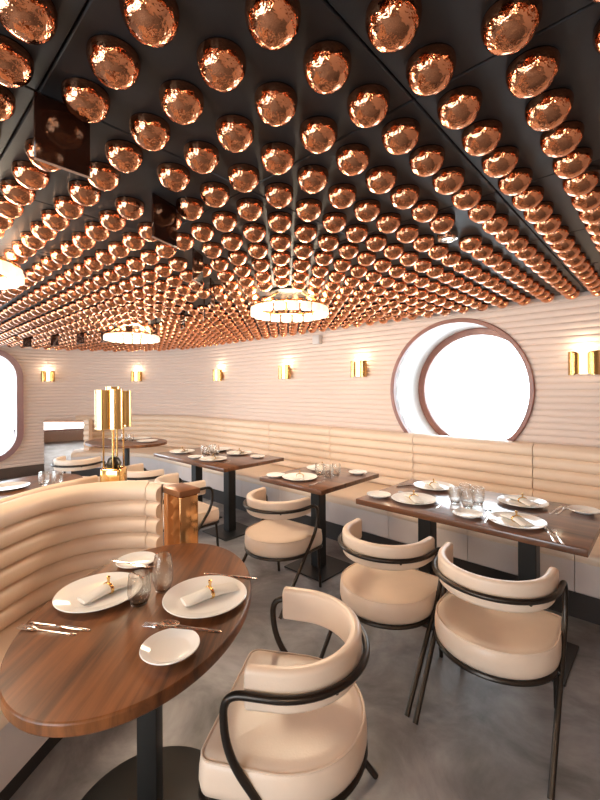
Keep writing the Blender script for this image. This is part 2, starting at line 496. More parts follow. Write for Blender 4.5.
# ring chandeliers
def chandelier(x, y, label):
    t = thing('ring_chandelier', label, 'chandelier', (x, y, CEIL), 0, 'white glass ring chandeliers')
    MB().lathe([(0, 0), (.15, 0), (.15, -.018), (.14, -.024), (0, -.024)], 40).build('canopy', DARKMETAL, t)
    R = .27
    MB().lathe([(R-.02, -.125), (R+.02, -.125), (R+.02, -.135), (R-.02, -.135), (R-.02, -.125)], 48).build('frame_ring', BRASS, t)
    for k in range(3):
        a = 2*PI*k/3+.4
        MB().tube([(.1*math.cos(a), .1*math.sin(a), -.02), (R*math.cos(a), R*math.sin(a), -.127)], .006, 8).build('rod', BRASS, t)
    N = 18
    m = MB()
    w = 2*PI*R/N*.425
    for (u0, r) in ((0, 0),):
        pts = []
        for q in range(17):
            a = PI*q/16
            pts.append((w*math.cos(a), .028*math.sin(a)))
        outl = pts+[(w*math.cos(PI*q/16+PI), .016*math.sin(PI*q/16+PI)) for q in range(1, 16)]
        rs = []
        for (z, sc) in ((-.192, .80), (-.189, .93), (-.182, 1.0), (-.150, 1.0), (-.141, .93), (-.135, .78)):
            rs.append([(p[1]*sc+R, p[0]*(sc if sc > .9 else .9), z) for p in outl])
        m.rings(rs)
    seg_me = m.mesh('glass_segment', OPAL)
    for k in range(N):
        o = bpy.data.objects.new('glass_segment', seg_me); COL.objects.link(o); o.parent = t; o.rotation_euler = (0, 0, 2*PI*k/N)
    return t
c1 = chandelier(*CHAND[0], 'ring chandelier of white glass segments in front of the long wall, whole ring in view')
dup(c1, (*CHAND[1], CEIL), .1, 'smaller looking ring chandelier of white glass far off over the round corner table')
dup(c1, (*CHAND[2], CEIL), .05, 'ring chandelier of white glass cut off by the left edge of the photo')

dup(c1, (.75, -.9, CEIL), .1, 'added unseen ring chandelier to the right of the camera, for warm fill light')  # this and the next are extra fixtures, added for more warm light
dup(c1, (-1.6, -1.6, CEIL), .1, 'added unseen ring chandelier near the rear windows, for warm fill light')
# downlight, sprinkler, wall box
t = thing('downlight', 'small chrome downlight spot sunk among the copper bulbs', 'spotlight', (SPOTS[0][0], SPOTS[0][1], CEIL))
MB().lathe([(.030, 0), (.048, 0), (.048, -.006), (.044, -.03), (.034, -.034), (.030, -.02), (.030, 0)], 28).build('bezel', STEEL, t)
MB().lathe([(0, -.012), (.030, -.012), (.030, -.016), (0, -.018)], 24).build('lens', SPOT, t)
t = thing('ceiling_speaker', 'round dark ceiling speaker near the upper right corner', 'speaker', (-.215, 1.69, CEIL))
MB().lathe([(0, -.006), (.028, -.007), (.03, -.012), (.042, -.012), (.046, -.006), (.046, 0), (0, 0)], 28).build('ring', DARKMETAL, t)
t = thing('wall_box', 'small grey box high on the long wall by the ring chandelier', 'junction box', (-3.24, WY-.014, 2.06))
MB().box(-.055, .055, -.06, 0, -.055, .055, bev=.006).build('housing', GREYPAINT, t)

# ------------------------------------------------------------------ sconces
def sconce_first(label):
    # local: back on the wall at y=0, facing -y, centre at z=0
    t = thing('wall_sconce', label, 'wall lamp', group='brass wall sconces')
    MB().box(-.05, .05, -.03, 0, -.06, .06, bev=.004).build('back_plate', BRASS, t)
    tube = MB().lathe([(0, -.085), (.026, -.085), (.03, -.08), (.03, .085), (.026, .09), (0, .09)], 24, c=(0, -.062, 0)); tube.build('glass_tube', LAMPIN, t)
    for sgn in (-1, 1):
        m = MB(); NU, NV = 14, 16; outer = []; inner = []
        for lay, off in ((outer, 0), (inner, .004)):
            for v in range(NV+1):
                zz = -.092+.184*v/NV
                for u in range(NU+1):
                    a = PI*.98*u/NU        # from the wall side round to the front inner edge
                    # rounded inner corner: the shield narrows at top and bottom
                    tt = abs(2*v/NV-1)
                    lim = 1-.42*max(0, (tt-.55)/.45)**2
                    a2 = a*lim
                    r = .042-off
                    lay.append((sgn*(.062+r*math.cos(a2-.0)*1.0), -.052-r*1.25*math.sin(a2), zz))
        n = NU+1; fs = []
        for v in range(NV):
            for u in range(NU):
                fs.append([v*n+u, v*n+u+1, (v+1)*n+u+1, (v+1)*n+u])
        N = len(outer)
        allf = fs+[[i+N for i in f][::-1] for f in fs]
        for v in range(NV):
            for u in (0, NU):
                a, b = v*n+u, (v+1)*n+u; allf.append([a, b, b+N, a+N])
        for u in range(NU):
            for v in (0, NV):
                a, b = v*n+u, v*n+u+1; allf.append([a, b, b+N, a+N])
        m.add(outer+inner, allf); m.build('shield', SCONCEBRASS, t)
        MB().tube([(sgn*.03, -.03, 0), (sgn*.099, -.05, 0)], .005, 8).build('arm', BRASS, t)
    return t
SC = [(-.5, 'brass wall sconce to the right of the porthole window'),
      (-2.6, 'brass wall sconce just left of the porthole window'),
      (-3.79, 'brass wall sconce below the ring chandelier, second left of the porthole'),
      (-5.30, 'brass wall sconce on the long wall, third left of the porthole')]
s0 = sconce_first(SC[0][1]); s0.location = (SC[0][0], WY-.013, 1.64)
for x, lb in SC[1:]: dup(s0, (x, WY-.013, 1.672), 0, lb)
for ang, lb in ((39, 'brass wall sconce on the curved corner, second farthest, behind the brass lamp'), (80, 'brass wall sconce farthest left, beside the tall rounded window')):
    a = PI/2+math.radians(ang); r = AR-.013
    dup(s0, (ACX+r*math.cos(a), ACY+r*math.sin(a), 1.69), math.radians(ang), lb)

# ------------------------------------------------------------------ wall banquette
def roll_profile(z0, z1, n, o_back, o_front, depth, seg=7):
    p = (z1-z0)/n; pr = []
    for k in range(n):
        for q in range(seg):
            t_ = q/seg; b = math.sqrt(max(0, 1-(2*t_-1)**2))**.8
            pr.append((o_front-depth+depth*b, z0+(k+t_)*p))
    # top of the last roll runs on over to the back
    pr.append((o_front-depth*.9, z1)); pr.append((o_front-depth-.02, z1+.012)); pr.append((o_back+.01, z1+.012)); pr.append((o_back, z1)); pr.append((o_back, z0))
    return pr
bq = thing('wall_banquette', 'long cream leather banquette with horizontally channelled back along the long wall and round the corner', 'banquette', (0, 0, 0))
BEND = SX(ACX)+2.5
cuts = [SX(x) for x in (1.5, .22, -.84, -1.90, -2.96, -4.02, -5.08)]+[SX(-6.0)+.1, SX(-6.0)+.95, SX(-6.0)+1.75, BEND]
bprof = roll_profile(.425, .975, 6, .016, .155, .034)
for a, b in zip(cuts[:-1], cuts[1:]):
    MB().sweep(bprof, wall_path(a+.003, b-.003, 0, .1)).build('back_cushion', LEATHER, bq, angle=60)
sc_ = [SX(x) for x in (1.5, .87, .21, -.45, -1.11, -1.77, -2.43, -3.09, -3.75, -4.41, -5.07)]+[SX(-5.73), SX(-5.9)+.8, SX(-5.9)+1.6, BEND]
SF = .855
sprof = [(.017, .34), (.017, .424), (SF-.03, .43), (SF-.012, .426), (SF-.002, .412), (SF, .395), (SF, .37), (SF-.03, .34)]
fprof = [(.70, .17), (.70, .338), (SF-.008, .338), (SF-.008, .345), (SF-.006, .18), (SF-.012, .17)]
fprof = [(.70, .17), (.70, .336), (SF-.031, .336), (SF-.004, .366), (SF-.003, .18), (SF-.012, .17)]
for a, b in zip(sc_[:-1], sc_[1:]):
    MB().sweep(sprof, wall_path(a+.002, b-.002, 0, .1)).build('seat_cushion', LEATHER, bq, angle=60)
    MB().sweep(fprof, wall_path(a+.002, b-.002, 0, .1)).build('front_panel', PANEL, bq, angle=30)
MB().sweep([(.02, .001), (SF-.03, .001), (SF-.03, .17), (.02, .17)], wall_path(SX(1.5), BEND, 0, .1)).build('plinth', KICK, bq)
# mirrored end of the banquette
ax, ay, bx_, by_ = -7.95, 2.03, -7.36, 2.50
L = math.hypot(bx_-ax, by_-ay); an = math.atan2(by_-ay, bx_-ax)
t = thing('mirror_screen', 'low bronze mirror panel by the left wall below the tall window', 'mirror', (ax, ay, 0), an)
MB().box(0.02, L, 0, .03, .002, .90, bev=.003, seg=1).build('mirror_sheet', MIRROR, t)
MB().box(0.02, L, -.004, .036, .90, .925, bev=.003, seg=1).build('capping', COPPERTOP, t)
t2 = MB().sweep(roll_profile(.40, .95, 6, -.05, .06, .03), [(bx_+.02+.015, by_-.0), (bx_+.10, by_+.06)][::-1]).build('end_cap', LEATHER, bq, angle=60)

# ------------------------------------------------------------------ tables
def rect_table(x0, x1, y0, y1, legs, label, basew=.40):
    cx, cy = (x0+x1)/2, (y0+y1)/2
    t = thing('dining_table', label, 'table', (cx, cy, 0), 0, 'rectangular wooden tables along the banquette')
    MB().box(x0-cx, x1-cx, y0-cy, y1-cy, .716, .75, bev=.003, seg=2).build('tabletop', WOODR, t)
    for lx in legs:
        p = MB().box(lx-cx-.045, lx-cx+.045, -.045, .045, .012, .716, bev=.004, seg=1).build('column', BLACK, t)
        MB().box(lx-cx-basew/2, lx-cx+basew/2, -.2, .2, 0, .012, bev=.003, seg=1).build('base_plate', BLACK, t)
        MB().box(lx-cx-.13, lx-cx+.13, -.13, .13, .708, .716).build('top_plate', BLACK, t)
    return t
T1 = rect_table(-1.485, -.268, 2.115, 2.865, (-1.18, -.585), 'long dark wood table for four in front of the porthole, glare on its top')
T2 = rect_table(-2.42, -1.775, 2.12, 2.865, (-2.12,), 'small square wooden table for two, second from the porthole side')
T3 = rect_table(-4.19, -2.905, 2.13, 2.88, (-3.92, -3.32), 'long wooden table for four, farthest along the straight banquette')

def oval_table(cx, cy, a, b, ang, label, wood, base_r=.28):
    t = thing('oval_table', label, 'table', (cx, cy, 0), ang, 'oval wooden tables')
    prof = [(0, .75), (.97, .75), (.985, .749), (.994, .745), (.998, .738), (.994, .722), (.985, .716), (0, .716)]
    vs = []
    m = MB(); seg = 96
    rs = []
    for (r, z) in [(.5, .75), (.991, .75), (.997, .7475), (1.0, .744), (1.0, .722), (.997, .7185), (.991, .716), (.5, .716)]:
        rs.append([(a*r*math.cos(2*PI*k/seg), b*r*math.sin(2*PI*k/seg), z) for k in range(seg)])
    m.rings(rs); m.build('tabletop', wood, t, angle=20)
    MB().box(-.033, .033, -.033, .033, .014, .716, bev=.005, seg=2, rot=-ang+YAW).build('column', BLACK, t)
    MB().lathe([(0, 0), (base_r, 0), (base_r, .008), (base_r-.006, .013), (0, .016)], 64).build('base_plate', BLACK, t)
    MB().lathe([(0, .706), (.14, .706), (.14, .716), (0, .716)], 32).build('top_plate', BLACK, t)
    return t
OA = math.atan2(.752, -.66)
T0 = oval_table(-1.292, .638, .497, .337, OA, 'large oval walnut table in the foreground beside the curved booth', WOOD)
T4 = oval_table(-5.45, 2.38, .60, .42, math.radians(20), 'oval wooden table far off in the rounded corner banquette', WOOD)
T5 = oval_table(-3.45, .76, .48, .34, OA, 'oval table behind the booth back, pale with daylight', WOOD)

# ------------------------------------------------------------------ chairs
def seat_outline(ins, yf=.215, R=.25, seg=28, cr=.045):
    r = R-ins; c = max(cr-ins, .004); y1 = yf-ins
    pts = []
    for k in range(seg+1):
        a = PI+PI*k/seg; pts.append((r*math.cos(a), r*math.sin(a)))
    for k in range(1, 4): pts.append((r, (y1-c)*k/4))
    for k in range(7):
        a = PI/2*k/6; pts.append((r-c+c*math.cos(a), y1-c+c*math.sin(a)))
    for k in range(1, 6): pts.append((r-c-(2*(r-c))*k/6, y1))
    for k in range(7):
        a = PI/2+PI/2*k/6; pts.append((-(r-c)+c*math.cos(a), y1-c+c*math.sin(a)))
    for k in range(1, 4): pts.append((-r, (y1-c)*(1-k/4)))
    return pts
def fillet(pts, rad, n=6):
    P = [Vector(p) for p in pts]; out = [P[0]]
    for i in range(1, len(P)-1):
        a, b, c = P[i-1], P[i], P[i+1]
        u = (a-b).normalized(); v = (c-b).normalized()
        d = min(rad, (a-b).length*.49, (c-b).length*.49)
        p0, p1 = b+u*d, b+v*d
        for k in range(n+1):
            t_ = k/n; out.append(p0*(1-t_)**2+b*2*t_*(1-t_)+p1*t_**2)
    out.append(P[-1]); return out
def make_chair(label):
    t = thing('barrel_chair', label, 'chair', group='cream barrel chairs')
    rs = []
    for (z, ins) in ((.322, .03), (.325, .014), (.335, .004), (.36, -.001), (.39, .0), (.414, .003), (.426, .010), (.432, .022), (.434, .05), (.431, .09), (.427, .14), (.425, .19)):
        rs.append([(p[0], p[1]+(.0 if ins < .1 else .01), z) for p in seat_outline(ins)])
    seat_ = MB().rings(rs).build('seat', CHAIRLEATHER, t, angle=70)
    sub = MB().tube([(p[0], p[1], .4275) for p in seat_outline(.008)], .0038, 6, closed=True)
    sub.build('piping', CHAIRLEATHER, seat_)
    # backrest band
    path = []
    Rb = .216
    ext = .065
    for k in range(4): path.append((-Rb-.004*(1-k/4), ext*(1-k/4)))
    for k in range(33):
        a = PI+PI*k/32; path.append((Rb*math.cos(a), Rb*math.sin(a)))
    for k in range(1, 5): path.append((Rb+.004*(k/4), ext*k/4))
    hw, z0, z1, rd = .019, .578, .696, .015
    pr = []
    for (cx_, cz, a0) in ((hw-rd, z1-rd, 0), (-(hw-rd), z1-rd, PI/2), (-(hw-rd), z0+rd, PI), (hw-rd, z0+rd, 1.5*PI)):
        for k in range(5):
            a = a0+PI/2*k/4; pr.append((cx_+rd*math.cos(a), cz+rd*math.sin(a)))
    m = MB()
    m.sweep(pr, path, caps=False)
    n_ = len(pr)
    # rounded ends
    for end in (0, 1):
        base = m.v[:n_] if end == 0 else m.v[(len(path)-1)*n_:len(path)*n_]
        c0 = Vector((sum(p[0] for p in base)/n_, sum(p[1] for p in base)/n_, sum(p[2] for p in base)/n_))
        rr_ = [[tuple(p) for p in base]]
        for (s_, dy) in ((.96, .004), (.86, .007), (.5, .008)):
            rr_.append([tuple(c0+(Vector(p)-c0)*s_+Vector((0, dy, 0))) for p in base])
        m.rings(rr_, cap0=False)
    m.build('backrest', CHAIRLEATHER, t, angle=60)
    # one bent tube: rear foot, up to the arm front, round the back, and down again
    Ra = .25; za = .634
    arc = [(Ra*math.cos(PI+PI*k/32), Ra*math.sin(PI+PI*k/32), za) for k in range(33)]
    full = [(-.252, -.272, 0), (-Ra-.004, .118, za-.165), (-Ra-.002, .128, za), (-Ra, .0, za)]
    fl_ = fillet(full, .085, 9)
    right = [Vector((-p.x, p.y, p.z)) for p in fl_][::-1]
    arm_ = MB().tube(fl_+[Vector(p) for p in arc[1:-1]]+right, .0115, 10).build('arm_tube', BRONZE, t, angle=60)
    # seat ring with front legs
    ring_ = MB().tube([(p[0], p[1], .316) for p in seat_outline(.008)], .0105, 8, closed=True).build('seat_ring', BRONZE, t)
    for sg in (-1, 1):
        MB().tube([(sg*.205, .192, .316), (sg*.207, .215, 0)], .0105, 10).build('front_leg', BRONZE, t)
        MB().tube([(sg*.232, -.03, .316), (sg*.254, -.032, .318)], .007, 8).build('side_bracket', BRONZE, ring_)
    for a in (1.25, 1.75):
        MB().tube([(.23*math.cos(a*PI), .23*math.sin(a*PI), za-.012), (.252*math.cos(a*PI), .252*math.sin(a*PI), za-.012)], .006, 8).build('fixing_stud', BRONZE, arm_)
    return t
D = math.radians
ch = make_chair('cream barrel chair in the foreground facing the oval walnut table')
ch.location = (-.92, .93, 0); ch.rotation_euler = (0, 0, math.atan2(-.52, -.854)-PI/2)
dup(ch, (-.585, 1.89, 0), D(3), 'cream barrel chair at the right end of the table before the porthole')
dup(ch, (-1.125, 1.885, 0), D(1), 'cream barrel chair at the left end of the table before the porthole')
dup(ch, (-2.09, 2.02, 0), D(3), 'cream barrel chair at the small square table')
dup(ch, (-3.09, 1.84, 0), D(-1), 'cream barrel chair beside the copper clad booth post, nearer chair of the far long table')
dup(ch, (-3.78, 1.84, 0), D(-1), 'cream barrel chair half hidden by the brass lamp, farther chair of the far long table')
dup(ch, (-4.92, 1.60, 0), D(35), 'cream barrel chair left of the brass lamp, at the far oval table')

# ------------------------------------------------------------------ curved booths
def smooth_path(pts, n=8):
    P = [Vector(p) for p in pts]; out = []
    for i in range(len(P)-1):
        p0 = P[max(i-1, 0)]; p1 = P[i]; p2 = P[i+1]; p3 = P[min(i+2, len(P)-1)]
        for k in range(n):
            t_ = k/n
            out.append(tuple(.5*((2*p1)+(-p0+p2)*t_+(2*p0-5*p1+4*p2-p3)*t_*t_+(-p0+3*p1-3*p2+p3)*t_**3)))
    out.append(tuple(P[-1])); return out
# path runs with the seat on its left
bo = thing('curved_booth', 'cream leather booth with curved channelled back in the left foreground', 'booth', (0, 0, 0))
back1 = [(-2.075, 1.015), (-2.175, .92), (-2.25, .78), (-2.24, .59), (-2.105, .36), (-1.93, .115), (-1.74, -.16), (-1.52, -.48)]
bp1 = smooth_path(back1)
MB().sweep(roll_profile(.424, .945, 6, -.05, .03, .036), bp1).build('back_cushion', LEATHER, bo, angle=60)
MB().sweep(roll_profile(.424, .942, 6, -.02, .025, .03), [(-1.985, 1.042), (-2.03, 1.034), (-2.072, 1.017)]).build('end_cap', LEATHER, bo, angle=60)
# seat: polygon between the back and a straight front edge
def slab(poly, z0, z1, bev):
    bm = bmesh.new(); vs = [bm.verts.new((p[0], p[1], z0)) for p in poly]; f = bm.faces.new(vs)
    r = bmesh.ops.extrude_face_region(bm, geom=[f]); tv = [g for g in r['geom'] if isinstance(g, bmesh.types.BMVert)]
    for v in tv: v.co.z = z1
    if bev:
        es = [e for e in bm.edges if all(abs(v.co.z-z1) < 1e-6 for v in e.verts)]
        bmesh.ops.bevel(bm, geom=es, offset=bev, segments=4, profile=.5, affect='EDGES')
    m = MB(); bm.verts.index_update(); m.add([v.co.copy() for v in bm.verts], [[v.index for v in f.verts] for f in bm.faces]); bm.free(); return m
def off_path(path, o):
    out = []
    for i, p in enumerate(path):
        a = Vector(path[max(i-1, 0)]); c = Vector(path[min(i+1, len(path)-1)]); t_ = (c-a).normalized()
        out.append((p[0]-t_.y*o, p[1]+t_.x*o))
    return out
bpi = off_path(bp1[3:], -.02)
fe = [(-1.22, -.33), (-1.42, -.02), (-1.62, .285), (-1.80, .55), (-1.88, .70), (-1.945, .86)]
slab(fe+bpi, .34, .43, .03).build('seat_cushion', LEATHER, bo, angle=60)
fe2 = [(p[0]-.02, p[1]-.015) for p in fe]
slab(fe2+bpi, .11, .339, 0).build('front_panel', PANEL, bo, angle=30)
fe3 = [(p[0]-.055, p[1]-.04) for p in fe]
slab(fe3+bpi, .001, .11, 0).build('plinth', KICK, bo, angle=30)
# copper clad end post
t = thing('booth_post', 'polished copper clad post with wooden cap at the end of the curved booth', 'post', (-1.925, 1.13, 0))
MB().box(-.085, .085, -.055, .055, 0, .905, bev=.008, seg=3).build('cladding', POSTM, t)
MB().box(-.092, .092, -.062, .062, .905, .935, bev=.004, seg=2).build('cap', COPPERTOP, t)

b2 = thing('rear_booth', 'second cream booth backing onto the curved booth, only its top roll showing', 'booth', (0, 0, 0))
back2 = [(-1.66, -.48), (-1.86, -.18), (-2.05, .10), (-2.235, .36), (-2.385, .60), (-2.44, .78), (-2.47, .90)]
bp2 = smooth_path(back2)
MB().sweep(roll_profile(.424, .945, 6, -.02, .06, .036), bp2).build('back_cushion', LEATHER, b2, angle=60)
bpi2 = off_path(bp2, .03)
fe4 = [(-2.86, .72), (-2.80, .52), (-2.66, .28), (-2.42, -.06), (-2.22, -.36)]
slab(bpi2+fe4, .12, .43, .03).build('seat_cushion', LEATHER, b2, angle=60)
slab(bpi2+[(p[0]+.04, p[1]+.03) for p in fe4], .001, .12, 0).build('plinth', KICK, b2, angle=30)

# brass lamp on its own post
t = thing('brass_lamp', 'tall brass lamp with clustered cylinder shades on thin rods behind the booth', 'lamp', (-2.43, .985, 0), YAW)
MB().box(-.062, .062, -.055, .055, 0, 1.0, bev=.02, seg=4).build('pedestal', BRASS, t)
MB().lathe([(0, .0), (.035, 0), (.045, .02), (.03, .05), (.012, .06), (0, .06)], 24, c=(.0, 0, 1.0)).build('socket', DARKMETAL, t)
for (rx, ry) in ((-.05, -.02), (-.02, .04), (.015, -.04), (.05, .02), (.0, 0.045)):
    MB().tube([(rx, ry, .99), (rx, ry, 1.24)], .005, 8).build('rod', BRASS, t)
def pipe(cx, cy, r, z0, z1, th=.003):
    return MB().lathe([(r, z0), (r, z1), (r-th, z1), (r-th, z0), (r, z0)], 36, c=(cx, cy, 0))
pipe(-.046, -.024, .046, 1.225, 1.455).build('shade', BRASS, t)
pipe(.020, -.012, .041, 1.225, 1.46).build('shade', GOLDBRASS, t)
pipe(.054, .034, .036, 1.235, 1.45).build('shade', BRASS, t)
pipe(-.026, .05, .040, 1.24, 1.475).build('shade', BRASS, t)
MB().box(-.07, .075, -.006, .006, 1.24, 1.247).build('spreader', BRASS, t)

# ------------------------------------------------------------------ tableware
ZT = .75
def plate_me(r):
    pr = [(0, .0), (r*.58, 0), (r*.62, .002), (r*.97, .0145), (r, .0175), (r*.985, .0195), (r*.95, .0185), (r*.70, .0085), (r*.62, .0065), (0, .006)]
    return MB().lathe(pr, 56).mesh('plate', WHITE, 50)
BIG, SMALL = plate_me(.138), plate_me(.078)
def plate(kind, x, y, label, group):
    o = bpy.data.objects.new('dinner_plate' if kind is BIG else 'side_plate', kind); COL.objects.link(o); o.location = (x, y, ZT)
    return tag(o, label, 'plate', group)
# rolled napkin with a ring
def napkin_meshes():
    m = MB(); rs = []
    n = 16
    L2 = .092
    for k in range(15):
        u = -1+2*k/14
        wd = .026+.010*abs(u)**1.3; h = .0115+.003*math.cos(u*PI)
        tip = 1.0
        if abs(u) > .97: tip = .82
        rs.append([(wd*tip*math.cos(2*PI*q/n)*(1+.06*math.sin(3*u+q)), L2*u, h+h*.95*math.sin(2*PI*q/n)*tip) for q in range(n)])
    m.rings(rs)
    body = m.mesh('napkin', LINEN, 60)
    r = MB()
    pts = [(.0285*math.cos(2*PI*q/20), 0, .0145+.0165*math.sin(2*PI*q/20)) for q in range(20)]
    for dy in (-.003, 0, .003): r.tube([(p[0], dy, p[2]) for p in pts], .0022, 6, closed=True)
    r.tube([(0, 0, .030), (0, 0, .046)], .0045, 8); r.lathe([(0, .044), (.006, .046), (.006, .054), (0, .057)], 10)
    ring = r.mesh('napkin_ring', GOLDBRASS, 60)
    return body, ring
NAP, NRING = napkin_meshes()
def napkin(x, y, ang, label, z=ZT+.0085):
    o = bpy.data.objects.new('napkin', NAP); COL.objects.link(o); o.location = (x, y, z); o.rotation_euler = (0, 0, ang)
    tag(o, label, 'napkin', 'rolled napkins on the plates')
    c = bpy.data.objects.new('napkin_ring', NRING); COL.objects.link(c); c.parent = o
    return o
def glass_mesh(r0, rm, rt, h, name):
    th = .0018; N = 14; outer = []
    for k in range(N+1):
        u = k/N
        r = r0+(rm-r0)*math.sin(min(1, u/.45)*PI/2) if u < .45 else rm+(rt-rm)*((u-.45)/.55)**1.6
        outer.append((r, h*u))
    inner = [(r-th, z) for (r, z) in outer if z > .007][::-1]
    pr = [(0, 0)]+outer+inner+[(inner[-1][0]*.7, .0058), (0, .0054)]
    return MB().lathe(pr, 32).mesh(name, GLASS, 60)
TUMB = glass_mesh(.024, .037, .033, .098, 'tumbler')
TALL = glass_mesh(.022, .036, .027, .125, 'tall_tumbler')
def glass(kind, x, y, label, group='water glasses'):
    o = bpy.data.objects.new('stemless_glass', kind); COL.objects.link(o); o.location = (x, y, ZT)
    return tag(o, label, 'glass', group)
# cutlery, lying along +x from the middle
def strip(pts, zf):
    """pts: (x, half width); zf: height of the top at x"""
    m = MB(); rs = []
    for (x, w) in pts:
        z = zf(x); rs.append([(x, -w, z), (x, -w*.6, z+.0022), (x, w*.6, z+.0022), (x, w, z), (x, w*.6, max(0, z-.001)), (x, -w*.6, max(0, z-.001))])
    m.rings(rs); return m
def handle_pts(x0, x1): return [(x0, .003), (x0+.006, .0065), (x0+.03, .0062), (x0+.07, .0045), (x1, .0032)]
km = strip(handle_pts(-.105, .0)+[(.004, .0055), (.03, .0085), (.075, .0085), (.098, .005), (.106, .001)], lambda x: .001).mesh('table_knife', STEEL, 50)
f_ = strip(handle_pts(-.098, .03)+[(.045, .0095), (.06, .0115)], lambda x: .001+.006*max(0, x-.02)/.04*.6)
for q in (-1.5, -.5, .5, 1.5):
    s_ = strip([(.058, .0021), (.08, .0017), (.098, .0008)], lambda x: .0045)
    f_.add([(v[0], v[1]+q*.0062, v[2]) for v in s_.v], s_.f)
fm = f_.mesh('table_fork', STEEL, 50)
s2 = strip(handle_pts(-.095, .042), lambda x: .001+.004*max(0, x)/.042)
vs = []; 
bowl = MB(); rs = []
for (r, z) in ((.05, .0012), (.4, .0016), (.75, .0035), (.95, .0072), (1.0, .0085), (.93, .0085), (.7, .0055), (.35, .0038), (.05, .0034)):
    rs.append([(.068+.030*r*math.cos(2*PI*k/20), .0185*r*math.sin(2*PI*k/20), z) for k in range(20)])
bowl.rings(rs); s2.add(bowl.v, bowl.f)
sm = s2.mesh('table_spoon', STEEL, 60)
CUT = {'k': (km, 'table_knife', 'knife'), 'f': (fm, 'table_fork', 'fork'), 's': (sm, 'table_spoon', 'spoon')}
def cutlery(kind, x, y, ang, label, group='cutlery on the tables', z=ZT):
    me_, nm, cat = CUT[kind]
    o = bpy.data.objects.new(nm, me_); COL.objects.link(o); o.location = (x, y, z); o.rotation_euler = (0, 0, ang)
    return tag(o, label, cat, group)

G0 = 'place settings on the oval table'
plate(BIG, -1.445, .535, 'large white plate on the booth side of the oval walnut table', G0)
plate(BIG, -1.15, .765, 'large white plate on the chair side of the oval walnut table', G0)
plate(SMALL, -.995, .55, 'small white side plate in front of the glasses on the oval walnut table', G0)
plate(SMALL, -1.595, .735, 'small white side plate at the far booth edge of the oval walnut table', G0)
napkin(-1.43, .56, D(6), 'rolled white napkin on the booth side plate of the oval table')
napkin(-1.145, .78, D(-12), 'rolled white napkin on the chair side plate of the oval table')
glass(TUMB, -1.295, .605, 'stemless glass nearer the booth side plate on the oval table')
glass(TALL, -1.315, .70, 'taller stemless glass behind the other on the oval table')
cutlery('k', -1.345, .385, math.atan2(.095, .157), 'knife at the booth side of the oval table, near the large plate')
cutlery('f', -1.345, .352, math.atan2(.095, .15)+PI, 'fork lying beside the knife at the booth side of the oval table')
cutlery('s', -1.045, .645, math.atan2(.097, .157)+PI, 'spoon between the plates on the chair side of the oval table')
cutlery('f', -1.05, .598, math.atan2(.09, .12)+PI, 'fork resting by the small plate on the oval table', z=ZT+.02)
cutlery('k', -1.225, .925, math.atan2(.077, .131), 'knife behind the chair side plate at the far edge of the oval table')
cutlery('k', -1.565, .70, math.atan2(.07, .16), 'knife lying across the far small plate of the oval table', z=ZT+.02)

G1 = 'place settings on the table before the porthole'
plate(BIG, -1.235, 2.71, 'large white plate at the back left of the table before the porthole', G1)
plate(BIG, -1.185, 2.315, 'large white plate at the front left of the table before the porthole', G1)
plate(BIG, -.665, 2.69, 'large white plate at the back right of the table before the porthole', G1)
plate(BIG, -.595, 2.29, 'large white plate at the front right of the table before the porthole', G1)
plate(SMALL, -1.40, 2.255, 'small white plate at the left end of the table before the porthole', G1)
plate(SMALL, -.825, 2.235, 'small white plate by the glasses in the middle of the table before the porthole', G1)
plate(SMALL, -.365, 2.735, 'small white plate at the back right corner of the table before the porthole', G1)
napkin(-1.235, 2.71, D(50), 'napkin on the back left plate of the table before the porthole')
napkin(-1.185, 2.315, D(50), 'napkin on the front left plate of the table before the porthole')
napkin(-.665, 2.69, D(52), 'napkin on the back right plate of the table before the porthole')
napkin(-.595, 2.29, D(52), 'napkin on the front right plate of the table before the porthole')
glass(TUMB, -.975, 2.44, 'glass on the left of the four on the table before the porthole', 'water glasses')
glass(TUMB, -.885, 2.40, 'glass at the front of the four on the table before the porthole', 'water glasses')
glass(TUMB, -.955, 2.55, 'glass at the back left of the four on the table before the porthole', 'water glasses')
glass(TUMB, -.865, 2.52, 'glass at the right of the four on the table before the porthole', 'water glasses')
cutlery('k', -.43, 2.215, D(112), 'knife right of the front right plate on the table before the porthole')
cutlery('f', -.395, 2.205, D(112), 'fork right of the front right plate on the table before the porthole')
cutlery('k', -.49, 2.68, D(85), 'knife right of the back right plate on the table before the porthole')
cutlery('f', -.462, 2.69, D(85), 'fork right of the back right plate on the table before the porthole')
cutlery('k', -1.025, 2.35, D(96), 'knife right of the front left plate on the table before the porthole')
cutlery('f', -1.33, 2.36, D(100), 'fork between the small plate and front left plate before the porthole')
cutlery('f', -.735, 2.285, D(100), 'fork left of the front right plate on the table before the porthole')
cutlery('s', -.765, 2.36, D(100), 'spoon beside the glasses on the table before the porthole')
cutlery('k', -1.40, 2.66, D(60), 'knife left of the back left plate before the porthole')

G2 = 'place settings on the small square table'
plate(BIG, -2.14, 2.295, 'large white plate at the front of the small square table', G2)
plate(BIG, -2.24, 2.69, 'large white plate at the back of the small square table', G2)
plate(SMALL, -2.33, 2.215, 'small white plate at the left front corner of the small square table', G2)
plate(SMALL, -1.90, 2.74, 'small white plate at the right back corner of the small square table', G2)
napkin(-2.14, 2.295, D(40), 'napkin on the front plate of the small square table')
napkin(-2.24, 2.69, D(40), 'napkin on the back plate of the small square table')
glass(TUMB, -2.09, 2.475, 'glass on the left of the three on the small square table')
glass(TUMB, -1.995, 2.46, 'glass at the front of the three on the small square table')
glass(TUMB, -1.985, 2.56, 'glass at the back of the three on the small square table')
cutlery('k', -1.94, 2.27, D(95), 'knife right of the front plate on the small square table')

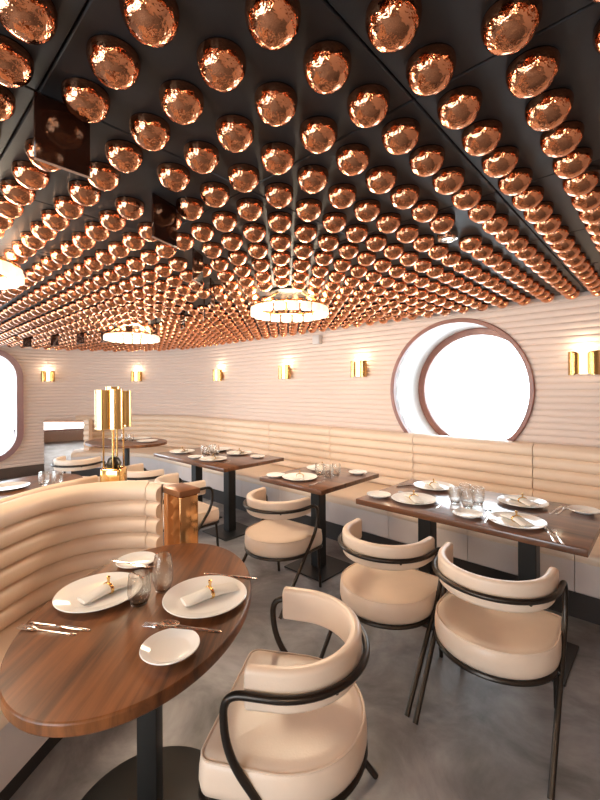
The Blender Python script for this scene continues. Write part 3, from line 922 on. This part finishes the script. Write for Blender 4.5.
G3 = 'place settings on the far long table'
plate(BIG, -4.0, 2.37, 'large plate at the front left of the far long table', G3)
plate(BIG, -3.34, 2.32, 'large plate at the front right of the far long table', G3)
plate(BIG, -3.43, 2.72, 'large plate at the back right of the far long table', G3)
plate(BIG, -3.82, 2.73, 'large plate at the back left of the far long table', G3)
plate(SMALL, -3.575, 2.27, 'small plate at the front middle of the far long table', G3)
plate(SMALL, -3.11, 2.70, 'small plate at the right end of the far long table', G3)
for (x, y, lb) in ((-4.0, 2.37, 'front left'), (-3.34, 2.32, 'front right'), (-3.43, 2.72, 'back right')):
    napkin(x, y, D(30), 'napkin on the %s plate of the far long table' % lb)
for (x, y, lb) in ((-3.72, 2.47, 'left'), (-3.62, 2.44, 'front'), (-3.70, 2.565, 'back'), (-3.60, 2.54, 'right')):
    glass(TUMB, x, y, '%s glass of the four in the middle of the far long table' % lb)
cutlery('k', -3.16, 2.30, D(95), 'knife right of the front right plate on the far long table')

G4 = 'place settings on the far oval table'
plate(BIG, -5.75, 2.40, 'large plate at the left of the far oval table', G4)
plate(BIG, -5.17, 2.54, 'large plate at the right of the far oval table', G4)
plate(BIG, -5.50, 2.62, 'large plate at the back of the far oval table', G4)
glass(TUMB, -5.50, 2.37, 'left glass on the far oval table')
glass(TUMB, -5.40, 2.42, 'right glass on the far oval table')
plate(BIG, -3.50, .67, 'large plate on the oval table behind the booth', 'place settings behind the booth')
glass(TUMB, -3.43, .88, 'left glass on the oval table behind the booth')
glass(TUMB, -3.36, .95, 'right glass on the oval table behind the booth')

# ------------------------------------------------------------------ light
w = bpy.data.worlds.new('World'); scene.world = w; w.use_nodes = True
bg = w.node_tree.nodes['Background']; bg.inputs['Color'].default_value = (.84, .92, 1.0, 1); bg.inputs['Strength'].default_value = 9.5
def area(name, loc, size, sy, rot, power, col, portal=False):
    l = bpy.data.lights.new(name, 'AREA'); l.shape = 'RECTANGLE'; l.size = size; l.size_y = sy; l.energy = power; l.color = col
    if portal: l.cycles.is_portal = True
    o = bpy.data.objects.new(name, l); COL.objects.link(o); o.location = loc; o.rotation_euler = rot
    return o
for k, (a, b) in enumerate(RW):
    area('rear_daylight', ((a+b)/2, YB-.12, 1.2), b-a, 1.8, (PI/2, 0, 0), 1, (1, 1, 1), True)
area('porthole_daylight', (PCX, 4.52, PCZ), 1.3, 1.3, (-PI/2, 0, 0), 1, (1, 1, 1), True)
area('left_daylight', (-8.14, .68, 1.2), 1.9, 1.8, (PI/2, 0, -PI/2), 1, (1, 1, 1), True)
def point(name, loc, power, col, r=.03):
    l = bpy.data.lights.new(name, 'POINT'); l.energy = power; l.color = col; l.shadow_soft_size = r
    o = bpy.data.objects.new(name, l); COL.objects.link(o); o.location = loc; return o
for o in [x for x in scene.objects if x.type == 'EMPTY' and x.name.startswith('wall_sconce')]:
    z = o.rotation_euler.z; d = .062
    point('sconce_glow', (o.location.x+d*math.sin(z), o.location.y-d*math.cos(z), o.location.z+.115), 1.6, (1, .80, .55), .02)
for (x, y) in CHAND+[(.75, -.9), (-1.6, -1.6)]:  # last pair lights the added chandeliers out of view
    point('chandelier_glow', (x, y, 1.96), 50, (1, .84, .62), .2)

# ------------------------------------------------------------------ camera
cam = bpy.data.cameras.new('camera'); co = bpy.data.objects.new('camera', cam); COL.objects.link(co)
M = Matrix((( R2.x, U2.x, -FW.x, 0), (R2.y, U2.y, -FW.y, 0), (R2.z, U2.z, -FW.z, EYE), (0, 0, 0, 1)))
co.matrix_world = M
cam.sensor_fit = 'VERTICAL'; cam.sensor_height = 36; cam.sensor_width = 27; cam.lens = 18; cam.shift_y = -12/800; cam.clip_start = .01
scene.camera = co
scene.cycles.use_adaptive_sampling = False
vs_ = scene.view_settings
vs_.view_transform = 'Standard'; vs_.look = 'None'; vs_.gamma = 1; vs_.exposure = 0.02; vs_.use_curve_mapping = False
